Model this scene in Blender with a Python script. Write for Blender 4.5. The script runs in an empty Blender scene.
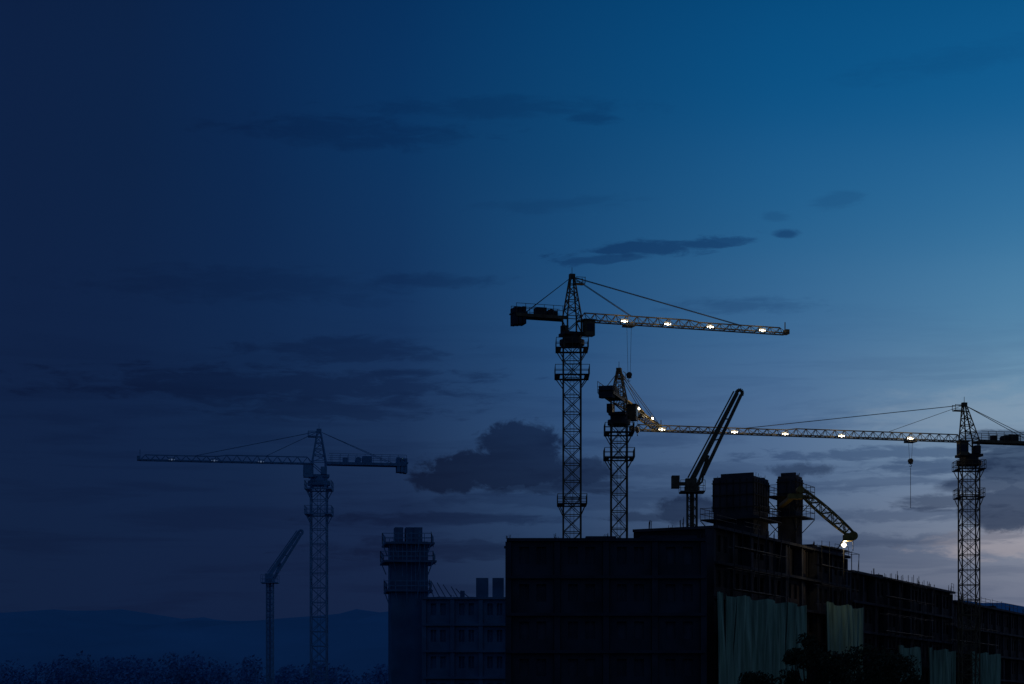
import bpy, math, random
from mathutils import Vector
random.seed(7)
F=1991.1; HZ=720.0; CZ=1.7
def P(px,py,D): return Vector(((px-512)/F*D, D, CZ+(HZ-py)/F*D))
scn=bpy.context.scene
scn.view_settings.view_transform='Standard'; scn.view_settings.look='None'; scn.view_settings.exposure=0

# ---------------- materials
def mat(name,col,rough=0.8,metal=0.0,var=0.35,scale=1.5,bump=0.0,spec=.25,streak=False):
    m=bpy.data.materials.new(name); m.use_nodes=True
    nt=m.node_tree; b=nt.nodes['Principled BSDF']
    tc=nt.nodes.new('ShaderNodeTexCoord')
    n=nt.nodes.new('ShaderNodeTexNoise'); n.inputs['Scale'].default_value=scale; n.inputs['Detail'].default_value=4
    if streak:
        mp=nt.nodes.new('ShaderNodeMapping'); mp.inputs['Scale'].default_value=(2.2,2.2,.18); nt.links.new(tc.outputs['Object'],mp.inputs[0]); nt.links.new(mp.outputs[0],n.inputs['Vector'])
    else: nt.links.new(tc.outputs['Object'],n.inputs['Vector'])
    mr=nt.nodes.new('ShaderNodeMapRange'); mr.inputs['From Min'].default_value=.3; mr.inputs['From Max'].default_value=.7
    mr.inputs['To Min'].default_value=1-var; mr.inputs['To Max'].default_value=1+var
    nt.links.new(n.outputs['Fac'],mr.inputs['Value'])
    mx=nt.nodes.new('ShaderNodeVectorMath'); mx.operation='SCALE'; mx.inputs[0].default_value=col
    nt.links.new(mr.outputs['Result'],mx.inputs['Scale']); nt.links.new(mx.outputs['Vector'],b.inputs['Base Color'])
    b.inputs['Roughness'].default_value=rough; b.inputs['Metallic'].default_value=metal
    b.inputs['Specular IOR Level'].default_value=spec
    if bump:
        bp=nt.nodes.new('ShaderNodeBump'); bp.inputs['Strength'].default_value=bump
        nt.links.new(n.outputs['Fac'],bp.inputs['Height']); nt.links.new(bp.outputs['Normal'],b.inputs['Normal'])
    return m
def emis(name,col,s):
    m=bpy.data.materials.new(name); m.use_nodes=True; b=m.node_tree.nodes['Principled BSDF']
    b.inputs['Base Color'].default_value=(.8,.8,.8,1); b.inputs['Emission Color'].default_value=(*col,1); b.inputs['Emission Strength'].default_value=s
    return m
STEEL=mat('crane_paint',(.14,.12,.07),.6,0,.4,2)
STEELY=mat('crane_yellow_paint',(.34,.24,.06),.55,0,.4,2)
STEELF=mat('crane_haze_tint',(.14,.38,.60),.95,0,.15,2,0,.05)  # aerial haze painted into the base colour of the far steelwork
DARK=mat('dark_steel',(.05,.05,.05),.6,0,.3,2)
CONC=mat('raw_concrete',(.075,.075,.08),.9,0,.45,.5,.3)
CONCD=mat('dark_concrete',(.05,.07,.09),.95,0,.3,.4,.2,.05)
CONCD2=mat('dark_render',(.052,.072,.092),.95,0,.3,.3,.2,.05)
BLOCK=mat('infill_blockwork',(.065,.052,.047),.9,0,.5,.7,.3)
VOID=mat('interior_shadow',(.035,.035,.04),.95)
VOIDB=mat('interior_board',(.085,.11,.14),.95,0,.2,1,0,.05)
CONCF=mat('concrete_haze_tint',(.085,.215,.36),.95,0,.2,.5,0,.05)  # blue albedo imitates haze over the far buildings, not the concrete's own colour
NET=mat('green_scaffold_net',(.33,.50,.33),.95,0,.5,1.0,0,.05,True)
CABLE=mat('steel_cable',(.05,.05,.05),.5)
GLASS=mat('cab_glass',(.03,.04,.05),.1)
WOODM=mat('plywood_formwork',(.06,.055,.045),.85,0,.4,1.2)
LEAF=mat('foliage',(.04,.06,.03),.8,0,.5,1.0)
LEAFF=mat('foliage_haze_tint',(.12,.34,.60),1.0,0,.12,.3,0,0)  # leaf colour brightened and blued to stand in for distance haze
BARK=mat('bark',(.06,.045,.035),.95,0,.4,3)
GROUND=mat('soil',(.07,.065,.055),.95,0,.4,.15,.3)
HILL=mat('hill_haze_tint',(.11,.33,.55),1.0,0,.12,.02,0,0)  # atmospheric haze put into the hill's blue base colour
BULB=emis('lamp_glow',(1,.88,.66),10)

# ---------------- mesh accumulator
class Acc:
    def __init__(s): s.v=[];s.f=[]
    def bar(s,p,q,r,r2=None,n=4):
        p=Vector(p);q=Vector(q); d=q-p
        if d.length<1e-5: return
        d.normalize(); a=d.cross(Vector((0,0,1)))
        if a.length<.05: a=d.cross(Vector((1,0,0)))
        a.normalize(); b=d.cross(a); r2=r if r2 is None else r2
        k=len(s.v)
        for c,rr in((p,r),(q,r2)):
            for i in range(n):
                t=2*math.pi*(i+.5)/n
                s.v.append(c+a*math.cos(t)*rr+b*math.sin(t)*rr)
        for i in range(n):
            j=(i+1)%n; s.f.append((k+i,k+j,k+n+j,k+n+i))
        s.f.append(tuple(k+i for i in reversed(range(n)))); s.f.append(tuple(k+n+i for i in range(n)))
    def path(s,pts,r,n=4):
        for a,b in zip(pts[:-1],pts[1:]): s.bar(a,b,r,None,n)
    def box(s,o,u,v,w):
        o=Vector(o);u=Vector(u);v=Vector(v);w=Vector(w);k=len(s.v)
        for a in(0,1):
            for b in(0,1):
                for c in(0,1): s.v.append(o+u*a+v*b+w*c)
        s.f+= [(k,k+1,k+3,k+2),(k+4,k+6,k+7,k+5),(k,k+4,k+5,k+1),(k+2,k+3,k+7,k+6),(k,k+2,k+6,k+4),(k+1,k+5,k+7,k+3)]
    def cbox(s,c,size,ang=0):
        ca,sa=math.cos(ang),math.sin(ang)
        u=Vector((ca,sa,0))*size[0]; v=Vector((-sa,ca,0))*size[1]; w=Vector((0,0,size[2]))
        s.box(Vector(c)-u/2-v/2-w/2,u,v,w)
    def ball(s,c,r,n=8):
        k=len(s.v);c=Vector(c);m=n//2
        for i in range(m+1):
            th=math.pi*i/m
            for j in range(n):
                ph=2*math.pi*j/n
                s.v.append(c+Vector((math.sin(th)*math.cos(ph),math.sin(th)*math.sin(ph),math.cos(th)))*r)
        for i in range(m):
            for j in range(n):
                j2=(j+1)%n; s.f.append((k+i*n+j,k+(i+1)*n+j,k+(i+1)*n+j2,k+i*n+j2))
    def obj(s,name,m,parent=None):
        me=bpy.data.meshes.new(name); me.from_pydata([tuple(v) for v in s.v],[],s.f); me.materials.append(m); me.update()
        o=bpy.data.objects.new(name,me); scn.collection.objects.link(o)
        if parent: o.parent=parent
        return o
def empty(name,loc=(0,0,0)):
    e=bpy.data.objects.new(name,None); scn.collection.objects.link(e); e.location=loc; return e
def plight(parent,loc,w,name='floodlight_glow'):
    l=bpy.data.lights.new(name,'POINT'); l.energy=w; l.color=(1,.82,.5); l.shadow_soft_size=.15
    o=bpy.data.objects.new(name,l); scn.collection.objects.link(o); o.parent=parent; o.location=loc

# ---------------- tower crane, local frame: mast on origin, jib along +X
def lattice_mast(a,w,z0,z1,step,rc,rb):
    h=w/2; cs=[(-h,-h),(h,-h),(h,h),(-h,h)]
    for c in cs: a.bar((c[0],c[1],z0),(c[0],c[1],z1),rc)
    n=max(1,int(round((z1-z0)/step))); dz=(z1-z0)/n
    for i in range(n):
        za=z0+i*dz; zb=za+dz
        for k in range(4):
            p=cs[k];q=cs[(k+1)%4]
            a.bar((*p,zb),(*q,zb),rb)
            if i%2: p,q=q,p
            a.bar((*p,za),(*q,zb),rb)
            if k%2==0: a.bar((*q,za),(*p,zb),rb*.8)
def platform(ap,ar,w,z,rail=1.0):
    h=w/2
    for s in(-1,1):
        ap.cbox((s*(h-.25),0,z),(.5,w,.1)); ap.cbox((0,s*(h-.25),z+.003),(w-1.0,.5,.1))
    cs=[(-h,-h),(h,-h),(h,h),(-h,h)]
    for k in range(4):
        p=cs[k];q=cs[(k+1)%4]
        for zz in(rail*.5,rail): ar.bar((*p,z+zz),(*q,z+zz),.035)
        for t in(0,.25,.5,.75): ar.bar((p[0]+(q[0]-p[0])*t,p[1]+(q[1]-p[1])*t,z),(p[0]+(q[0]-p[0])*t,p[1]+(q[1]-p[1])*t,z+rail),.035)
def crane(base,jz,ang,jl,cjl,apex,mw,plats,lamps,trolleys,m=STEEL,mj=None,pend=(.3,.75),lampw=60,jh=.8,apx=0.0,slew=2.6,cwh=1.75,sling=0,cab=1.0):
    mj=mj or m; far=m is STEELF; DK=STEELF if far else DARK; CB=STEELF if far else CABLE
    E=empty('tower_crane',base); sg=1 if math.cos(ang)<0 else -1
    T=bpy.data.objects.new('slewing_top',None); scn.collection.objects.link(T); T.parent=E; T.rotation_euler=(0,0,ang); 
    a=Acc(); lattice_mast(a,mw,0,jz-slew,1.75,.10,.055)
    for s in(-.2,.2): a.bar((s,0,0),(s,0,jz-slew),.03)
    z=.5
    while z<jz-slew: a.bar((-.2,0,z),(.2,0,z),.02); z+=.6
    a.obj('mast',m,E)
    a=Acc();r=Acc()
    for z,w in plats: platform(a,r,w,z)
    for z,w in plats:
        for sx in(-1,1):
            for sy in(-1,1): r.bar((sx*mw/2,sy*mw/2,z-1.1),(sx*w/2*.9,sy*w/2*.9,z-.05),.05)
    a.obj('access_platforms',DK,E); r.obj('handrails',m,E)
    a=Acc(); a.bar((0,0,jz-slew),(0,0,jz-slew+.5),mw*.72,None,20); a.bar((0,0,jz-slew+.5),(0,0,jz-slew+.95),mw*.55,None,20)
    a.cbox((0,0,jz-slew+1.1),(mw*1.25,mw*1.1,.3)); a.cbox((-.5,mw*.5,jz-slew+1.7),(.7,.6,.9))
    a.obj('slewing_ring',DK,T)
    a=Acc(); 
    h=mw*.42
    for sx in(-1,1):
        for sy in(-1,1):
            a.bar((sx*h,sy*h,jz-slew+1.2),(sx*h,sy*h,jz+.3),.1)
            a.bar((sx*h,sy*h,jz+.3),(apx+sx*.18,sy*.18,jz+apex),.085)
    nl=5
    for i in range(nl):
        t=i/nl;t2=(i+1)/nl
        def C(t,sx,sy): return (sx*h*(1-t)+(apx+sx*.18)*t,sy*h*(1-t)+sy*.18*t,jz+.3+(apex-.3)*t)
        for p,q in(((-1,-1),(1,-1)),((1,-1),(1,1)),((1,1),(-1,1)),((-1,1),(-1,-1))):
            a.bar(C(t,*p),C(t,*q),.05)
            if i%2: a.bar(C(t,*p),C(t2,*q),.045)
            else: a.bar(C(t,*q),C(t2,*p),.045)
    for s in(-1,1):
        a.bar((-h,s*h,jz-slew+1.2),(h,s*h,jz),.06); a.bar((s*h,-h,jz-slew+1.2),(s*h,h,jz),.06)
    a.cbox((apx,0,jz+apex),(.55,.5,.45)); a.cbox((apx+.75,0,jz+apex-.75),(1.1,.8,.08)); 
    for zz in(.1,.6): a.bar((apx+.3,.4,jz+apex-.7+zz),(apx+1.3,.4,jz+apex-.7+zz),.035); a.bar((apx+.3,-.4,jz+apex-.7+zz),(apx+1.3,-.4,jz+apex-.7+zz),.035)
    for s in(-.4,.4): a.bar((apx+1.3,s,jz+apex-.7),(apx+1.3,s,jz+apex-.05),.035)
    a.bar((apx,0,jz+apex),(apx,0,jz+apex+.9),.03)
    a.obj('cathead',m,T)
    # cab
    a=Acc(); cx=mw*.5+.45; c1=1.05*cab; c3=1.55*cab; ys=mw*.5+.35
    a.cbox((cx-.5+c1/2,sg*ys,jz-.25-c3/2),(c1,.9,c3)); a.cbox((cx,sg*ys,jz-.18),(1.3*cab,1.1,.1))
    a.obj('operator_cab',m,T)
    g=Acc(); g.cbox((cx-.5+c1+.01,sg*ys,jz-.2-c3*.55),(.03,.74,c3*.7)); g.cbox((cx-.45+c1/2,sg*(ys+.455),jz-.2-c3*.5),(c1*.7,.03,c3*.5)); g.obj('cab_windows',DK if far else GLASS,T)
    # jib
    a=Acc(); x0=mw*.42; n=int((jl-x0)/1.15); w=.55
    def top(x):
        k=1 if x<jl*.55 else .78
        return Vector((x,0,jz+jh*k))
    N=[x0+(jl-x0)*i/n for i in range(n+1)]
    for s in(-1,1): a.bar((x0,s*w,jz),(jl,s*w,jz),.085)
    for i in range(n):
        xm=(N[i]+N[i+1])/2; tp=top(xm)
        if i<n-1: a.bar(tp,top((N[i+1]+N[i+2])/2),.08)
        for s in(-1,1):
            a.bar((N[i],s*w,jz),tp,.04); a.bar((N[i+1],s*w,jz),tp,.04)
        a.bar((N[i],-w,jz),(N[i],w,jz),.035); a.bar((N[i],-w,jz),(N[i+1],w,jz),.03)
    a.bar((jl,0,jz),(jl,0,jz+1.25),.06); a.bar((jl,-w,jz),(jl,w,jz),.09); a.cbox((jl+.15,0,jz+.2),(.4,.8,.5))
    a.obj('jib',mj,T)
    # counter jib
    a=Acc()
    for s in(-1,1):
        a.box((-cjl,s*.7-.1,jz-.1),(cjl-h,0,0),(0,.2,0),(0,0,.32))
        for zz in(.7,1.2): a.bar((-cjl,s*.85,jz+zz),(-h-.3,s*.85,jz+zz),.03)
        x=-cjl
        while x<-h-.3: a.bar((x,s*.85,jz),(x,s*.85,jz+1.2),.03); x+=1.0
    x=-cjl+.3
    while x<-h: a.cbox((x,0,jz+.05),(.15,1.2,.14)); x+=.8
    a.cbox((-cjl*.5-h*.5,0,jz+.15),(cjl-h-.4,1.1,.05))
    a.obj('counter_jib',m,T)
    a=Acc()
    a.cbox((-cjl*.55,0,jz+.6),(1.1,1.0,.8)); a.bar((-cjl*.55+1.05,-.5,jz+.55),(-cjl*.55+1.05,.5,jz+.55),.36,None,12); a.cbox((-cjl*.3,.2,jz+.5),(.6,.7,.6))
    a.obj('hoist_winch',DK,T)
    a=Acc()
    for i in range(3): a.cbox((-cjl+.05+i*.44,0,jz+.45-cwh*.28+(0.05*i)),(.38,1.4,cwh))
    a.cbox((-cjl+.5,0,jz+.3),(1.5,1.5,.13)); a.obj('counterweight',STEELF if far else CONCD,T)
    a=Acc(); ap=Vector((apx,0,jz+apex-.05))
    for f in pend:
        for s in(-.12,.12): a.bar(ap+Vector((0,s,0)),top(f*jl)+Vector((0,s,0)),.035)
    for s in(-.6,.6):
        a.bar(ap,(-cjl*.85,s,jz+.2),.04); 
    a.obj('pendant_cables',CB,T)
    for x,dl in trolleys:
        a=Acc(); a.cbox((x,0,jz-.22),(1.1,1.3,.16))
        for s in(-.45,.45):
            for q in(-.6,.6): a.bar((x+s,q,jz-.2),(x+s,q,jz+.02),.09)
        a.obj('trolley',DK,T)
        a=Acc()
        for s in(-.25,.25): a.bar((x+s,0,jz-.3),(x+s*.5,0,jz-dl),.018)
        if sling: a.bar((x,0,jz-dl-.9),(x,0,jz-dl-.9-sling),.03)
        a.obj('hoist_rope',CB,T)
        a=Acc(); a.cbox((x,0,jz-dl-.2),(.45,.25,.5)); a.bar((x,-.16,jz-dl-.1),(x,.16,jz-dl-.1),.28,None,12)
        pts=[Vector((x+.12*math.sin(t),0,jz-dl-.65-.13*math.cos(t))) for t in [math.pi*1.0+ i*math.pi*1.4/7 for i in range(8)]]
        a.path(pts,.035,6); a.bar((x,0,jz-dl-.4),(x,0,jz-dl-.55),.04); a.obj('hook_block',DK,T)
    b=Acc();hs=Acc()
    for x in lamps:
        hs.bar((x,sg*w,jz+.05),(x,sg*(w+.4),jz+.05),.05); hs.cbox((x,sg*(w+.4),jz+.2),(.8,.1,.08)); 
        for dx in(-.3,0,.3):
            hs.cbox((x+dx,sg*(w+.36),jz+.02),(.2,.16,.18)); b.ball((x+dx,sg*(w+.48),jz-.0),.05 if dx else .11)
        if lampw: plight(T,(x,sg*(w+.8),jz+.15),lampw)
    if lamps:
        hs.obj('floodlight_housings',DK,T); b.obj('floodlight_bulbs',BULB if lampw else BULBF,T)
    return E,T
BULBF=emis('distant_lamp_glow',(.3,.45,.75),.2)

def crane_from(px,D,yj,pxt,yt,**k):
    b=P(px,HZ,D); b.z=0
    jz=CZ+(HZ-yj)/F*D; Dt=D*(HZ-yj)/(HZ-yt); xt=(pxt-512)/F*Dt
    dx=xt-b.x; dy=Dt-D
    return crane(b,jz,math.atan2(dy,dx),math.hypot(dx,dy),**k)
def zz(y,D): return CZ+(HZ-y)/F*D
crane_from(572,205,320,785,334,cjl=6.3,apex=4.5,mw=1.8,plats=[(zz(350,205),3.3),(zz(377,205),3.5),(zz(505,205),3.0)],lamps=[5.4,10.2,15.0,21.0],trolleys=[(6.3,5.2)],pend=(.27,.78),lampw=50)
crane_from(619,207,402,661,431,cjl=6.0,apex=3.3,mw=1.65,plats=[(zz(434,207),3.0),(zz(459,207),3.1)],lamps=[5.0,12.0],trolleys=[(9,1.5)],pend=(.5,.9),mj=STEELY,lampw=45,slew=2.4,cwh=1.2)
crane_from(969,230,442,633,430,cjl=10,apex=4.3,mw=2.0,plats=[(zz(470,230),3.2),(zz(498,230),3.0)],lamps=[7.8,16.2,23.0,29.0,37.5],trolleys=[(7.3,2.3)],pend=(.25,.68),apx=.6,slew=2.7,sling=4.6,lampw=50)
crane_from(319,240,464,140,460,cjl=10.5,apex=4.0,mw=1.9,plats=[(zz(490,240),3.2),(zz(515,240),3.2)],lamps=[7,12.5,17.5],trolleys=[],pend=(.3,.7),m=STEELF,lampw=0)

# ---------------- concrete placing boom
def placing_boom(base,zroof,zp,tip,th,m,cw=True):
    E=empty('concrete_placing_boom'); bx,by=base
    a=Acc()
    h=.42
    for sx in(-1,1):
        for sy in(-1,1): a.bar((bx+sx*h,by+sy*h,zroof),(bx+sx*h,by+sy*h,zp),.09)
    z=zroof
    while z<zp-.1:
        z2=min(z+.8,zp)
        for (p,q) in(((-h,-h),(h,-h)),((h,-h),(h,h)),((h,h),(-h,h)),((-h,h),(-h,-h))):
            a.bar((bx+p[0],by+p[1],z),(bx+q[0],by+q[1],z2),.045); a.bar((bx+p[0],by+p[1],z2),(bx+q[0],by+q[1],z2),.045)
        z=z2
    a.bar((bx,by,zroof),(bx,by,zp),.2,None,12)
    a.obj('tubular_mast',m,E)
    a=Acc(); a.bar((bx,by,zp),(bx,by,zp+.4),.7,None,16); a.cbox((bx,by,zp-.12),(2.2,1.8,.12)); a.cbox((bx-.1,by,zp+.75),(1.0,.9,.7))
    if cw: a.cbox((bx-1.5,by,zp+.8),(.7,1.0,1.1)); a.box((bx-1.2,by-.2,zp+.5),(1,0,0),(0,.4,0),(0,0,.25))
    a.obj('turntable_and_counterweight',m,E)
    r=Acc()
    for e in(.5,1.0):
        for s in(-1,1): r.bar((bx-1.1,by+s*.9,zp-.1+e),(bx+1.1,by+s*.9,zp-.1+e),.03)
    for s in(-1,1):
        for q in(-1.1,-.4,.4,1.1): r.bar((bx+q,by+s*.9,zp-.1),(bx+q,by+s*.9,zp+.9),.03)
    r.obj('platform_rails',m,E)
    p0=Vector((bx,by,zp+1.0)); tp=Vector(tip); d=(tp-p0); L=d.length; d.normalize(); nrm=Vector((-d.z,0,d.x))
    a=Acc()
    a.bar(p0,tp,th*1.15,th*.85,4)
    q0=p0-nrm*th*2.3+d*L*.10; q1=tp-nrm*th*1.35
    a.bar(q0,q1,th*.75,th*.7,4)
    a.obj('boom_sections',m,E)
    a=Acc()
    c=(tp+q1)/2
    pts=[c+nrm*th*.9*math.cos(t)+d*th*1.3*math.sin(t) for t in [math.pi*i/8 for i in range(9)]]
    a.path(pts,th*.55,6)
    for f in(.2,.45,.7): a.bar(p0+d*L*f,q0+(q1-q0)*f,.07)
    a.bar(p0-Vector((0,0,.4))-nrm*.5,p0+d*L*.3-nrm*th,.13,None,8)
    a.bar(p0+nrm*th*1.4,tp+nrm*th*1.1,.07,None,8)
    a.path([q0,q0-d*.6-nrm*.2,q0-d*1.0-nrm*.05,q0-d*1.3+nrm*.1],.09,6)
    a.obj('hinge_rams_and_pipe',m,E)
    return E
b=P(692,0,180); t=P(737,393,180)
placing_boom((b.x,180),16.9,zz(491,180),t,.30,STEEL)
b=P(270,0,260); t=P(299,532,260)
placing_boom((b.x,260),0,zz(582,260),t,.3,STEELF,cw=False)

# ---------------- main unfinished building
def rails(a,p,q,z,h=1.1,step=2.0,r=.035):
    p=Vector((p[0],p[1],z));q=Vector((q[0],q[1],z));L=(q-p).length;n=max(1,int(L/step))
    for e in(.55,h): a.bar(p+Vector((0,0,e)),q+Vector((0,0,e)),r)
    for i in range(n+1):
        c=p+(q-p)*i/n; a.bar(c,c+Vector((0,0,h+random.uniform(-.05,.2))),r)
def facade(E,o,u,n,L,depth,H,fh,bay,infillprob=.75,slabout=.25,seed=1,wallm=BLOCK,concm=CONC,voidm=VOID,darkm=DARK,rail=True,solid=False):
    rnd=random.Random(seed)
    o=Vector((*o,0));u=Vector((*u,0));n=Vector((*n,0));Z=Vector((0,0,1))
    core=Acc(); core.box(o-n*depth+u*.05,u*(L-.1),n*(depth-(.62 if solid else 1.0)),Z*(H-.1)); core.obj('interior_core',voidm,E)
    sl=Acc()
    k=0; levels=[]
    z=H-.25
    while z>0:
        levels.append(z); sl.box(o-n*(depth-.02*k)+Z*z-u*.15,u*(L+.3),n*(depth+slabout),Z*.25); z-=fh;k+=1
    sl.obj('floor_slabs',concm,E)
    co=Acc(); nb=max(1,int(round(L/bay))); bw=L/nb
    for i in range(nb+1):
        c=o+u*(i*bw-.25); co.box(c-n*.9,u*.5,n*.85,Z*(H-.3))
    co.obj('columns',concm,E)
    wa=Acc(); fr=Acc(); fm=Acc()
    for zi,z in enumerate(levels):
        zb=z-fh+.25
        if zb<-2: continue
        for i in range(nb):
            s=o+u*(i*bw+.28)-n*.5; w=bw-.56; hh=fh-.26
            r=rnd.random()
            if r<infillprob:
                sill=.95; lin=.45
                wa.box(s+Z*(zb+.003),u*w,n*.2,Z*sill); wa.box(s+Z*(zb+hh-lin),u*w,n*.2,Z*(lin-.003))
                pw=w*.18
                for f in(0,.41,.82):
                    wa.box(s+u*(w*f)+Z*(zb+sill+.003),u*pw,n*.197,Z*(hh-sill-lin-.006))
                if rnd.random()<.6:
                    for f in(.18,.59):
                        x0=w*f; x1=w*(f+.23)
                        fr.box(s+u*((x0+x1)/2-.04)+n*.05+Z*(zb+sill),u*.07,n*.07,Z*(hh-sill-lin))
            elif r<infillprob+.12:
                fm.box(s+Z*(zb+.01),u*w*rnd.uniform(.4,.98),n*.1,Z*hh*rnd.uniform(.4,.97))
            else:
                for q in range(int(w/1.0)):
                    c=s+u*(q+.5)-n*rnd.uniform(0,.3); fr.bar(c+Z*zb,c+Z*(zb+hh),.05)
                wa.box(s+Z*(zb+.003),u*w*.3,n*.2,Z*(hh-.01))
    wa.obj('infill_walls',wallm,E); fr.obj('window_frames_and_props',darkm,E); fm.obj('formwork_panels',wallm,E)
    rb=Acc()
    for i in range(nb+1):
        c=o+u*(i*bw); 
        for dn in(.4,depth*.4,depth*.8):
            if rnd.random()<.55:
                for e in range(5):
                    q=c-n*(dn)+u*rnd.uniform(-.25,.25)+n*rnd.uniform(-.2,.2); rb.bar(q+Z*H,q+Z*(H+rnd.uniform(.3,.9)*(1 if rail else .5))+u*rnd.uniform(-.1,.1),.03)
    if rail:
        x=0
        while x<L:
            l=min(L-x,rnd.uniform(4,11))
            if rnd.random()<.65: rails(rb,o+n*.1+u*x,o+u*(x+l)+n*.1,H,.95,1.8,.028)
            x+=l+rnd.uniform(0,3)
    rb.obj('roof_rebar_and_guardrail',darkm,E)
    st=Acc()
    for i in range(int(L/3)):
        if rnd.random()<.7:
            hgt=rnd.uniform(.2,.7)
            st.cbox(o+u*rnd.uniform(.5,L-.5)-n*rnd.uniform(1,depth*.6)+Z*(H+hgt/2),(rnd.uniform(.6,2.6),rnd.uniform(.5,1.2),hgt),rnd.uniform(0,3))
    st.obj('stacked_materials',wallm,E)
def scaffold(E,o,u,n,L,z0,z1,off=1.0,name='scaffolding'):
    o=Vector((*o,0));u=Vector((*u,0));n=Vector((*n,0));Z=Vector((0,0,1)); a=Acc()
    k=int(L/2.0)
    for i in range(k+1):
        for d in(off,off+.8): a.bar(o+u*(i*L/k)+n*d+Z*z0,o+u*(i*L/k)+n*d+Z*(z1+random.uniform(0,.7)),.035)
    z=z0+1.9
    while z<=z1:
        for d in(off,off+.8): a.bar(o+n*d+Z*z,o+u*L+n*d+Z*z,.03)
        for i in range(k+1): a.bar(o+u*(i*L/k)+n*off+Z*z,o+u*(i*L/k)+n*(off+.8)+Z*z,.03)
        if random.random()<.8: a.box(o+n*(off+.05)+Z*(z+.03)+u*random.uniform(0,L*.2),u*L*random.uniform(.5,.8),n*.7,Z*.05)
        z+=1.9
    for i in range(0,k,3): a.bar(o+u*(i*L/k)+n*(off+.84)+Z*z0,o+u*(min(k,i+3)*L/k)+n*(off+.84)+Z*z1,.03)
    a.obj(name,DARK,E)

B1=empty('unfinished_concrete_building')
facade(B1,(-.3,165),(1,0),(0,-1),16.2,17,zz(538,165),3.1,4.05,.97,.06,seed=4,wallm=CONCD2,concm=CONCD,voidm=VOIDB,darkm=CONCD,rail=False,solid=True)
a=Acc()
for x0,x1,h in((.3,1.6,.12),(6.3,8.9,.45),(11,15.8,.5),(2.6,4.2,.2)):
    a.box((x0,170,16.7),(x1-x0,0,0),(0,3,0),(0,0,h+.25))
a.obj('roof_upstands',CONCD,B1)

W=empty('unfinished_apartment_building')
Lt=math.hypot(55,105); u=(55/Lt,105/Lt); n=(u[1],-u[0])
def WP(t,off=0): return (17+55*t+n[0]*off,175+105*t+n[1]*off)
facade(W,WP(.02),u,n,Lt*.315,8,CZ+17.3,3.15,4.4,.62,.3,seed=11)
facade(W,WP(.345),u,n,Lt*.34,14,CZ+15.9,3.15,4.4,.62,.3,seed=12)
facade(W,WP(.69),u,n,Lt*.43,14,CZ+14.9,3.15,4.4,.62,.3,seed=13)
scaffold(W,WP(.02),u,n,Lt*.12,0,18.8)
scaffold(W,WP(.22),u,n,Lt*.10,0,19)
scaffold(W,WP(.40),u,n,Lt*.16,0,17.5)
scaffold(W,WP(.62),u,n,Lt*.2,0,14)
def net(t0,t1,z0,z1,off):
    a=Acc(); L=Lt*(t1-t0); N=int(L*5); o=Vector((*WP(t0,off),0)); U=Vector((*u,0)); NN=Vector((*n,0))
    rows=8
    for j in range(rows+1):
        z=z0+(z1-z0)*j/rows
        for i in range(N+1):
            x=L*i/N; d=.2*math.sin(x*3.3+.8*math.sin(z*.3))+.09*math.sin(x*9+z*.4)+.16*math.sin(x*.9+z*.2)
            a.v.append(o+U*x+NN*d+Vector((0,0,z+(.15*math.sin(x*1.1) if j in(0,rows) else 0))))
    gaps=set(i for i in range(0,N,11) if random.random()<.5)
    for j in range(rows):
        for i in range(N):
            if i in gaps: continue
            a.f.append((j*(N+1)+i,j*(N+1)+i+1,(j+1)*(N+1)+i+1,(j+1)*(N+1)+i))
    a.obj('safety_net',NET,W)
net(-.03,.175,.2,zz(599,180),2.3)
net(.215,.315,.2,zz(606,203),2.3)
net(.42,.50,.2,zz(648,225),2.3)
net(.52,.62,.2,zz(650,235),2.3)
net(.68,.80,.2,zz(653,250),2.3)

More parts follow.
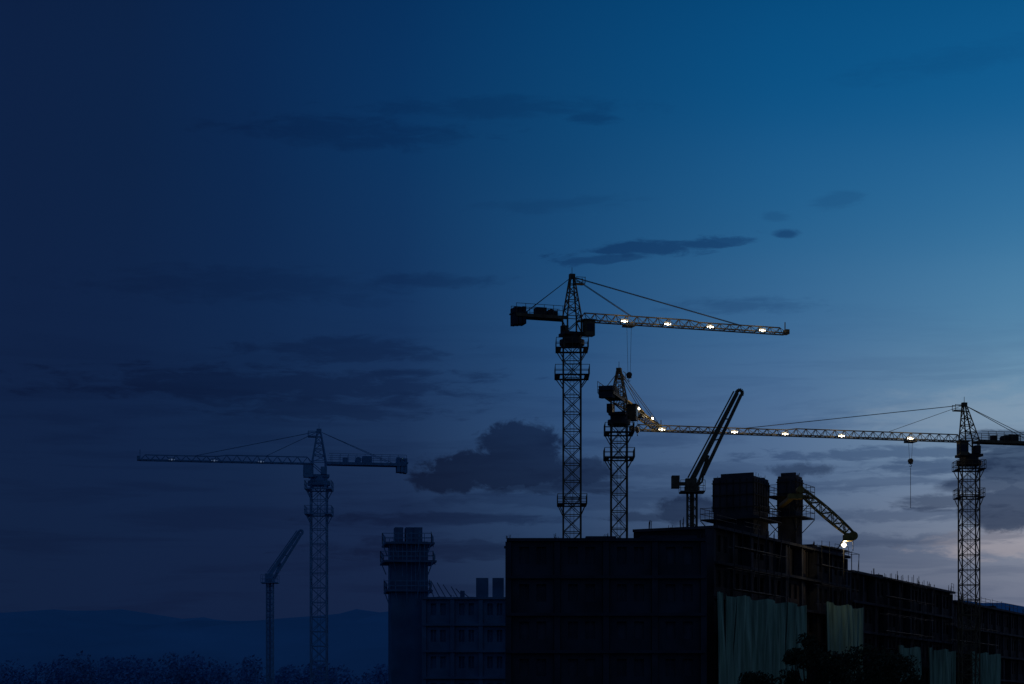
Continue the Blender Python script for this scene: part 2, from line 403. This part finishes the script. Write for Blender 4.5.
def core(E,cx,cy,size,z0,z1,ledges,nm):
    ang=math.atan2(u[1],u[0]); a=Acc(); a.cbox((cx,cy,(z0+z1)/2),(size,size,z1-z0),ang)
    ca,sa=math.cos(ang),math.sin(ang)
    r=Acc();pl=Acc();rb=Acc()
    def L(x,y,z): return Vector((cx+x*ca-y*sa,cy+x*sa+y*ca,z))
    h=size/2
    a.box(L(-h+.1,-h+.1,z1-.01),L(.3,0,0)-L(0,0,0),L(0,size*.8,0)-L(0,0,0),(0,0,.35)); a.box(L(h-.6,-h+.3,z1-.01),L(.4,0,0)-L(0,0,0),L(0,size*.6,0)-L(0,0,0),(0,0,.22))
    a.obj(nm,CONC,E)
    nr=int(size/.7)
    for i in range(nr+1):
        q=-h+size*i/nr
        for s in(-1,1):
            r.bar(L(q,s*(h+.05),z1-3.4),L(q,s*(h+.05),z1-.25),.05); r.bar(L(s*(h+.05),q,z1-3.4),L(s*(h+.05),q,z1-.25),.05)
    for zq in (z1-.6,z1-1.8,z1-3.0):
        for s in(-1,1):
            r.bar(L(-h-.1,s*(h+.12),zq),L(h+.1,s*(h+.12),zq),.06); r.bar(L(s*(h+.12),-h-.1,zq),L(s*(h+.12),h+.1,zq),.06)
    for z in ledges:
        w=h+1.0
        for s in(-1,1):
            pl.box(L(-w,s*w if s<0 else h+.02,z),(L(w,0,0)-L(-w,0,0)),(L(0,.98,0)-L(0,0,0)),(0,0,.12))
            pl.box(L(s*w if s<0 else h+.02,-h,z+.002),(L(.98,0,0)-L(0,0,0)),(L(0,h,0)-L(0,-h,0)),(0,0,.115))
        cs=[(-w,-w),(w,-w),(w,w),(-w,w)]
        for k in range(4):
            A=L(*cs[k],0);Bq=L(*cs[(k+1)%4],0); rails(rb,A,Bq,z+.1,1.1,1.2)
            rb.bar(L(cs[k][0],cs[k][1],z),L(math.copysign(h,cs[k][0]),math.copysign(h,cs[k][1]),z-1.4),.05)
    for i in range(14):
        x,y=random.choice([(random.uniform(-h,h),random.choice((-h,h))*.92),(random.choice((-h,h))*.92,random.uniform(-h,h))])
        rb.bar(L(x,y,z1),L(x+random.uniform(-.1,.1),y,z1+random.uniform(.15,.5)),.022)
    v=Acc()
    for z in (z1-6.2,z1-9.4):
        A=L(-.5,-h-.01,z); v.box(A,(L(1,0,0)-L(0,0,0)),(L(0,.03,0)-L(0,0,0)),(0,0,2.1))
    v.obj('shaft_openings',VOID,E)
    r.obj('formwork_ribs',WOODM,E); pl.obj('climbing_platforms',DARK,E); rb.obj('rails_and_rebar',DARK,E)
c=P(741,0,200); core(W,c.x,200,4.25,0,zz(479,200),[zz(522,200)],'lift_core')
c=P(790,0,205); core(W,c.x,205,1.95,0,zz(477,205),[zz(519,205),zz(498,205)],'stair_core')
c=P(826,0,208); a=Acc(); a.cbox((c.x,208,19.2),(3.4,2.4,.9),1.1); a.cbox((c.x-2,207,19.2),(1.6,1.4,1.4),1.1); a.obj('plant_housing',CONCD,W)
a=Acc(); lp=P(844,545,197.0); a.ball(lp,.22,10); a.obj('roof_work_lamp_bulb',BULB,W)
a=Acc(); a.bar((lp.x,lp.y+.25,CZ+14.0),(lp.x,lp.y+.25,lp.z+.3),.05); a.cbox((lp.x,lp.y+.3,lp.z+.1),(.6,.2,.45)); a.obj('roof_work_lamp_stand',DARK,W)
plight(W,(lp.x,lp.y-.6,lp.z+.1),100,'roof_work_lamp_light')
# ---------------- lattice boom leaning off the stair core
K=empty('lattice_derrick_boom')
p0=P(800,490,196);p1=P(853,536,196); d=(p1-p0); L=d.length; d.normalize(); up=Vector((-d.z,0,d.x)); up=up if up.z>0 else -up; Y=Vector((0,1,0))
a=Acc(); hh=.45; nseg=9
def Q(t,s,q):
    k=hh*(.6+.4*math.sin(math.pi*min(.999,max(0.001,t)))**.8); return p0+d*L*t+up*k*s+Y*k*q
for i in range(nseg):
    t=i/nseg;t2=(i+1)/nseg
    for s,q in((1,1),(1,-1),(-1,1),(-1,-1)): a.bar(Q(t,s,q),Q(t2,s,q),.085)
    for q in(1,-1): a.bar(Q(t,1 if i%2 else -1,q),Q(t2,-1 if i%2 else 1,q),.055); a.bar(Q(t,1,q),Q(t,-1,q),.05)
    for s in(1,-1): a.bar(Q(t,s,1 if i%2 else -1),Q(t2,s,-1 if i%2 else 1),.055)
a.obj('lattice_boom',STEELY,K)
a=Acc(); a.bar(p1-Y*.3,p1+Y*.3,.45,None,16); a.cbox(p1+Vector((-.5,0,-.2)),(.9,.8,.6),0); a.bar(p0-Y*.6,p0+Y*.6,.35,None,12)
a.box(p0+Vector((-1.2,-.5,-.9)),(1.4,0,0),(0,1,0),(0,0,.5)); a.box(p0+Vector((-1.0,.5,-.85)),(.5,0,0),(0,8.0,0),(0,0,.35)); a.obj('head_and_foot_sheaves',STEELY,K)
a=Acc()
for s in(-.3,.3): a.bar(p0+Vector((-.9,s,1.0)),p1+Vector((-.5,s,.4)),.03); a.bar(p0+Vector((-.9,s,1.0)),p0+Vector((-.9,s,-.5)),.07)
a.bar(p1+Vector((0,0,-.3)),p1+Vector((0,0,-1.5)),.04); a.bar(p1+Vector((-1.6,0,-1.4)),p1+Vector((-.9,0,-.3)),.08)
a.obj('stay_cables',CABLE,K)

# ---------------- left background structures
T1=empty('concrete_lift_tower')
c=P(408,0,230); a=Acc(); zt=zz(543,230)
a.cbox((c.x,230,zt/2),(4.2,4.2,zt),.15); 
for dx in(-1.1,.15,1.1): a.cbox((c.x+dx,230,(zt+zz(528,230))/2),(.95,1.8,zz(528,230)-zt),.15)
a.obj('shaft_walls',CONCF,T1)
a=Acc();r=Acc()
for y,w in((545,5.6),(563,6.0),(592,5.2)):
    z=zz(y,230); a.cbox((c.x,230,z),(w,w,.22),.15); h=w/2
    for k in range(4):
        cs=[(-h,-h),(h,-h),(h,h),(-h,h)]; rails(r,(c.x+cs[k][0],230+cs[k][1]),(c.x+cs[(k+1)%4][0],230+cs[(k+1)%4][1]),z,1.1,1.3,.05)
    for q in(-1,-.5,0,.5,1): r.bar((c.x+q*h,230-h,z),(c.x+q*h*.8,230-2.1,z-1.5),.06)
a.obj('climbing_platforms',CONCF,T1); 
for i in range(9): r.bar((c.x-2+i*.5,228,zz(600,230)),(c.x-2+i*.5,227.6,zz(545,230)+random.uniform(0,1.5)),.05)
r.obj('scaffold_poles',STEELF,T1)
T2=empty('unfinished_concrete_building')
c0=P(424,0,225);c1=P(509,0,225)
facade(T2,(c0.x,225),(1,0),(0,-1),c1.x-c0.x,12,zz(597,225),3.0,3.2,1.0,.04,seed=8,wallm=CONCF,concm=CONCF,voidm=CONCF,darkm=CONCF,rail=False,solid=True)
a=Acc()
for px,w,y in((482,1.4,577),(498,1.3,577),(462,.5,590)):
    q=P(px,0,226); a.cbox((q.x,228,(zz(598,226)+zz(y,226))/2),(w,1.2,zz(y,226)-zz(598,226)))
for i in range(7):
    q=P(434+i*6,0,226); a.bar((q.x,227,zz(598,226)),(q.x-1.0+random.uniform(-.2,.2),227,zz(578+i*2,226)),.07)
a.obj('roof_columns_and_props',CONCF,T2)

# ---------------- ground, hills, trees
a=Acc(); S=6000
a.v=[Vector((-S,-S,0)),Vector((S,-S,0)),Vector((S,S,0)),Vector((-S,S,0))]; a.f=[(0,1,2,3)]; a.obj('ground',GROUND)
from mathutils import noise
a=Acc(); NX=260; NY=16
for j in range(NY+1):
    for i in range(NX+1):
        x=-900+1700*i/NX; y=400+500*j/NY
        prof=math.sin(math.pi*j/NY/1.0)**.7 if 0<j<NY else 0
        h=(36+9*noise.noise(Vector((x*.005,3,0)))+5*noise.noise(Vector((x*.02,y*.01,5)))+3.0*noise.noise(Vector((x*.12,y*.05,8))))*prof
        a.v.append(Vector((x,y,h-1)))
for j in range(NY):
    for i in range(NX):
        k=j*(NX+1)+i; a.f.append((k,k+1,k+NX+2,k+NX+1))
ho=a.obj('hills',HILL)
for p in ho.data.polygons: p.use_smooth=True
def leaves(a,c,r,n,s,rnd):
    for _ in range(n):
        while True:
            v=Vector((rnd.uniform(-1,1),rnd.uniform(-1,1),rnd.uniform(-1,1)))
            if v.length<1: break
        p=c+Vector((v.x*r[0],v.y*r[1],v.z*r[2])); e=Vector((rnd.gauss(0,1),rnd.gauss(0,1),rnd.gauss(0,1))).normalized(); f=e.orthogonal().normalized(); g=e.cross(f)
        q=s*rnd.uniform(.6,1.3); k=len(a.v); a.v+=[p-f*q,p-g*q*.5,p+f*q,p+g*q*.5]; a.f.append((k,k+1,k+2,k+3))
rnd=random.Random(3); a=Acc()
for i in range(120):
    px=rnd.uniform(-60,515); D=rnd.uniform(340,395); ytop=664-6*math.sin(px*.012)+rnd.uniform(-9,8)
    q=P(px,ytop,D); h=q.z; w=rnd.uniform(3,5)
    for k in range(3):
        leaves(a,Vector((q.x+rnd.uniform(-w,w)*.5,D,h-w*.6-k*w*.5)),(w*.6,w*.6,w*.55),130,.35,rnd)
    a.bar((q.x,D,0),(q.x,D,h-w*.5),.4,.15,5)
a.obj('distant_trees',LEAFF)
def tree(px,D,ytop,rad,seed,nl=5200):
    rnd=random.Random(seed); b=P(px,0,D); H=zz(ytop,D); E=empty('tree',(b.x,D,0))
    t=Acc(); l=Acc(); top=H*.7; pts=[Vector((0.15*math.sin(i*1.3+seed),.1*math.cos(i+seed),top*i/6)) for i in range(7)]
    for i in range(6): t.bar(pts[i],pts[i+1],.17*(1-i/8),.17*(1-(i+1)/8),8)
    cl=[]
    for i in range(26):
        z=H*rnd.uniform(.32,.9); an=rnd.uniform(0,6.28); w=rad*(1-.55*abs((z/H-.55)/.45))*rnd.uniform(.35,1)
        e=Vector((math.cos(an)*w,math.sin(an)*w,z)); s=pts[min(5,max(1,int(z/H*5)))]
        m=(s+e)/2+Vector((0,0,-.2)); t.bar(s,m,.06,.045,6); t.bar(m,e,.045,.02,6); cl.append((e,rnd.uniform(.5,1.0)*rad*.45))
    cl.append((Vector((0,0,H-.5)),.5))
    for c,r in cl: leaves(l,c,(r*1.2,r*1.2,r*.95),nl//len(cl),.11,rnd)
    t.obj('trunk_and_limbs',BARK,E); l.obj('crown',LEAF,E)
for px,D,y,r,sd in((806,120,632,1.5,1),(832,124,650,1.9,2),(868,118,642,2.0,3),(893,126,650,1.7,4),(757,116,670,1.6,5),(915,120,674,1.5,6)): tree(px,D,y,r,sd)

# ---------------- world sky
def lin(c): return tuple(((x/255)/12.92 if x/255<=.04045 else ((x/255+.055)/1.055)**2.4) for x in c)
w=bpy.data.worlds.new('World'); scn.world=w; w.use_nodes=True; nt=w.node_tree; nt.nodes.clear(); N=nt.nodes; LK=nt.links
w.cycles.sampling_method='MANUAL'; w.cycles.sample_map_resolution=256
def M(op,a,b=None,c=None):
    x=N.new('ShaderNodeMath'); x.operation=op
    for i,vv in enumerate((a,b,c)):
        if vv is None: continue
        if isinstance(vv,(int,float)): x.inputs[i].default_value=vv
        else: LK.new(vv,x.inputs[i])
    return x.outputs[0]
def MR(v,a,b,c=0,d=1,t='LINEAR'):
    x=N.new('ShaderNodeMapRange'); x.interpolation_type=t; x.clamp=True
    LK.new(v,x.inputs[0]); 
    for i,q in enumerate((a,b,c,d)): x.inputs[i+1].default_value=q
    return x.outputs[0]
def MIX(f,a,b):
    x=N.new('ShaderNodeMix'); x.data_type='RGBA'
    if isinstance(f,(int,float)): x.inputs[0].default_value=f
    else: LK.new(f,x.inputs[0])
    for i,q in((6,a),(7,b)):
        if isinstance(q,tuple): x.inputs[i].default_value=(*q,1)
        else: LK.new(q,x.inputs[i])
    return x.outputs[2]
tc=N.new('ShaderNodeTexCoord'); sp=N.new('ShaderNodeSeparateXYZ'); LK.new(tc.outputs['Generated'],sp.inputs[0])
X,Yd,Zd=sp.outputs[0],sp.outputs[1],sp.outputs[2]
R2D=180/math.pi
az=M('MULTIPLY',M('ARCTAN2',X,Yd),R2D); el=M('MULTIPLY',M('ARCSINE',Zd),R2D)
def AE(px,py):
    v=Vector(((px-512)/F,1,(HZ-py)/F)).normalized(); return math.degrees(math.atan2(v.x,v.y)),math.degrees(math.asin(v.z))
elN=MR(el,0,30)
cols=[(20,{0:(10,31,66),170:(11,32,67),340:(12,32,67),500:(12,32,65),620:(11,31,63)}),
(130,{0:(9,33,69),170:(10,34,70),340:(12,34,70),500:(12,33,67),620:(11,31,64)}),
(250,{0:(6,38,79),170:(9,39,79),340:(13,39,77),450:(14,37,72),540:(13,33,67),620:(11,31,64)}),
(400,{0:(4,47,92),170:(10,51,95),340:(19,49,90),450:(24,47,83),540:(19,38,72),620:(14,33,66)}),
(560,{0:(3,61,108),170:(15,69,115),280:(28,74,119),380:(40,76,119),450:(45,74,113),540:(38,61,95),620:(28,47,77)}),
(780,{0:(3,74,124),130:(18,85,135),250:(42,97,142),340:(62,104,146),430:(78,107,144),500:(77,100,132),560:(66,84,113),620:(55,70,96)}),
(1015,{0:(7,83,134),130:(28,97,147),250:(60,117,159),340:(88,132,166),410:(112,143,170),480:(118,137,162),540:(122,131,150),620:(100,108,130)}),
(1400,{0:(0,80,135),250:(60,115,160),410:(110,140,168),540:(140,138,148),620:(115,116,130)})]
prev=None;paz=None
for px,d in cols:
    r=N.new('ShaderNodeValToRGB'); r.color_ramp.interpolation='CARDINAL'; LK.new(elN,r.inputs[0])
    st=sorted([(AE(px,y)[1]/30 if px<1200 else AE(1015,y)[1]/30,lin(c)) for y,c in d.items()])
    st.append((.95,tuple(q*.75 for q in st[-1][1])))
    e=r.color_ramp.elements
    e[0].position=st[0][0]; e[0].color=(*st[0][1],1); e[1].position=st[-1][0]; e[1].color=(*st[-1][1],1)
    for p,c in st[1:-1]:
        k=e.new(p); k.color=(*c,1)
    A=AE(px,400)[0]
    prev=r.outputs[0] if prev is None else MIX(MR(az,paz,A),prev,r.outputs[0])
    paz=A
sky=prev
def noise_tex(sx,sy,sc,det,rough,off=0,dist=0):
    c=N.new('ShaderNodeCombineXYZ'); LK.new(M('MULTIPLY',az,sx),c.inputs[0]); LK.new(M('MULTIPLY',el,sy),c.inputs[1]); c.inputs[2].default_value=off
    n_=N.new('ShaderNodeTexNoise'); n_.inputs['Scale'].default_value=sc; n_.inputs['Detail'].default_value=det; n_.inputs['Roughness'].default_value=rough; n_.inputs['Distortion'].default_value=dist
    LK.new(c.outputs[0],n_.inputs['Vector']); return n_.outputs[0]
nA=noise_tex(.75,3.2,1,5,.66,0,.4)
nB=noise_tex(1.6,2.3,1.0,6,.66,4,.3)
nC=noise_tex(.14,1.5,1,5,.62,9,.4)
cv=N.new('ShaderNodeCombineXYZ'); LK.new(az,cv.inputs[0]); LK.new(el,cv.inputs[1])
def cloud(px,py,rx,ry,amp=1.6,nz=None,tilt=0,soft=.6):
    a0,e0=AE(px,py); k=R2D/F*.97
    s=N.new('ShaderNodeVectorMath'); s.operation='SUBTRACT'; LK.new(cv.outputs[0],s.inputs[0]); s.inputs[1].default_value=(a0,e0,0)
    o=s.outputs[0]
    if tilt:
        rt=N.new('ShaderNodeVectorRotate'); rt.rotation_type='Z_AXIS'; LK.new(o,rt.inputs['Vector']); rt.inputs['Angle'].default_value=-math.radians(tilt); o=rt.outputs[0]
    m=N.new('ShaderNodeVectorMath'); m.operation='MULTIPLY'; LK.new(o,m.inputs[0]); m.inputs[1].default_value=(1/(rx*k),1/(ry*k),0)
    l=N.new('ShaderNodeVectorMath'); l.operation='LENGTH'; LK.new(m.outputs[0],l.inputs[0])
    v=M('ADD',l.outputs['Value'],M('MULTIPLY',M('SUBTRACT',nz or nA,.5),-amp*2.6))
    return MR(v,1+soft/2,1-soft/2,0,1,'SMOOTHSTEP')
def apply(sky,clouds,dark):
    m=None
    for c in clouds:
        wgt=c[-1]; v=M('MULTIPLY',cloud(*c[:-1]),wgt); m=v if m is None else M('MAXIMUM',m,v)
    dk=N.new('ShaderNodeVectorMath'); dk.operation='MULTIPLY'; LK.new(sky,dk.inputs[0]); dk.inputs[1].default_value=dark
    return MIX(m,sky,dk.outputs[0])
band=M('MULTIPLY',MR(nC,.46,.64,0,1,'SMOOTHSTEP'),MR(el,13,7,0,.5,'SMOOTHSTEP'))
dk=N.new('ShaderNodeVectorMath'); dk.operation='MULTIPLY'; LK.new(sky,dk.inputs[0]); dk.inputs[1].default_value=(.55,.62,.72)
sky=MIX(band,sky,dk.outputs[0])
lit=M('MULTIPLY',cloud(1010,545,70,12,1.2,nA,0,1.2),.55); sky=MIX(lit,sky,lin((168,160,165)))
lit=M('MULTIPLY',cloud(985,415,90,22,1.0,nA,0,1.6),.3); sky=MIX(lit,sky,lin((148,164,180)))
sky=apply(sky,[(655,248,84,7,1.2,nA,3,.8,.9),(610,258,50,5,1.2,nA,4,.8,.7),(725,242,32,4.5,1,nA,3,.8,.8),(787,234,12,4.5,.8,nA,0,.8,.9),
 (842,200,22,8,1.2,nA,10,1.2,.3),(775,216,14,4,1,nA,0,1,.3),(590,118,22,6,1.1,nA,0,1.2,.5),(500,108,110,9,1.4,nA,0,1.3,.35),
 (350,132,100,13,1.4,nA,0,1.3,.45),(430,281,60,6,1.3,nA,0,1.2,.5),(745,305,65,6,1.4,nA,0,1.3,.5),(250,285,130,14,1.4,nA,0,1.4,.35),(560,205,60,6,1.4,nA,3,1.4,.25),(960,60,80,10,1.4,nA,5,1.6,.2)],(.40,.48,.60))
sky=apply(sky,[(270,385,190,15,1.4,nA,0,.9,.65),(350,350,90,11,1.4,nA,0,1,.55),(330,410,110,9,1.4,nA,0,.9,.55),(440,519,120,6,1.2,nA,0,.9,.75),(410,373,40,4,1.2,nA,0,.9,.7),
 (880,453,130,6,1.5,nA,0,.8,.7),(960,466,80,7,1.4,nA,0,.8,.75),(900,482,90,4,1.4,nA,0,.8,.5),(700,470,120,6,1.5,nA,0,1,.35),(600,500,160,9,1.5,nA,0,1.1,.45),(890,515,120,6,1.5,nA,0,.9,.55),(900,540,110,6,1.5,nA,0,.9,.55),(450,550,110,11,1.5,nA,0,1,.6),(780,490,70,5,1.5,nA,0,.9,.45),(650,440,90,6,1.5,nA,0,1.2,.3)],(.36,.44,.56))
sky=apply(sky,[(500,470,80,20,.6,nB,0,.35,.95),(519,446,42,24,.6,nB,0,.35,.95),(452,480,40,13,.6,nB,0,.4,.95),(570,472,44,17,.6,nB,0,.5,.85),(560,486,70,8,.8,nA,0,.6,.7),
 (690,511,36,14,.6,nB,0,.5,.85),(640,517,30,5,.9,nA,0,.6,.6),(1010,508,48,23,.35,nB,0,.35,.95),(1020,463,50,22,.4,nB,0,.4,.95),(1000,440,44,9,.8,nA,0,.5,.85),(945,502,46,7,1.0,nA,0,.8,.7),(1005,484,60,9,.6,nA,0,.6,.85),(800,470,26,8,1,nB,0,.6,.6)],(.24,.29,.38))
back=MR(Yd,.85,.2,0,1,'SMOOTHSTEP'); sky=MIX(back,sky,(.018,.033,.080))
st=N.new('ShaderNodeTexSky'); st.sky_type='NISHITA'; st.sun_disc=False; st.sun_elevation=math.radians(-3); st.sun_rotation=math.radians(35)
ad=N.new('ShaderNodeVectorMath'); ad.operation='MULTIPLY_ADD'; LK.new(st.outputs[0],ad.inputs[0]); ad.inputs[1].default_value=(.01,.01,.01); LK.new(sky,ad.inputs[2])
bg=N.new('ShaderNodeBackground'); LK.new(ad.outputs[0],bg.inputs[0]); bg.inputs[1].default_value=1
ou=N.new('ShaderNodeOutputWorld'); LK.new(bg.outputs[0],ou.inputs[0])
sl=bpy.data.lights.new('sun','SUN'); sl.energy=.05; sl.angle=math.radians(12); sl.color=(1,.8,.65)
so=bpy.data.objects.new('sun',sl); scn.collection.objects.link(so)
dv=Vector((-math.sin(math.radians(35)),-math.cos(math.radians(35)),-.05)); so.rotation_euler=dv.to_track_quat('-Z','Y').to_euler()
# ---------------- camera
cd=bpy.data.cameras.new('camera'); cd.lens=70; cd.sensor_width=36; cd.shift_y=(HZ-342)/1024; cd.clip_end=20000; cd.clip_start=.5
co=bpy.data.objects.new('camera',cd); scn.collection.objects.link(co); co.location=(0,0,CZ); co.rotation_euler=(math.radians(90),0,0); scn.camera=co
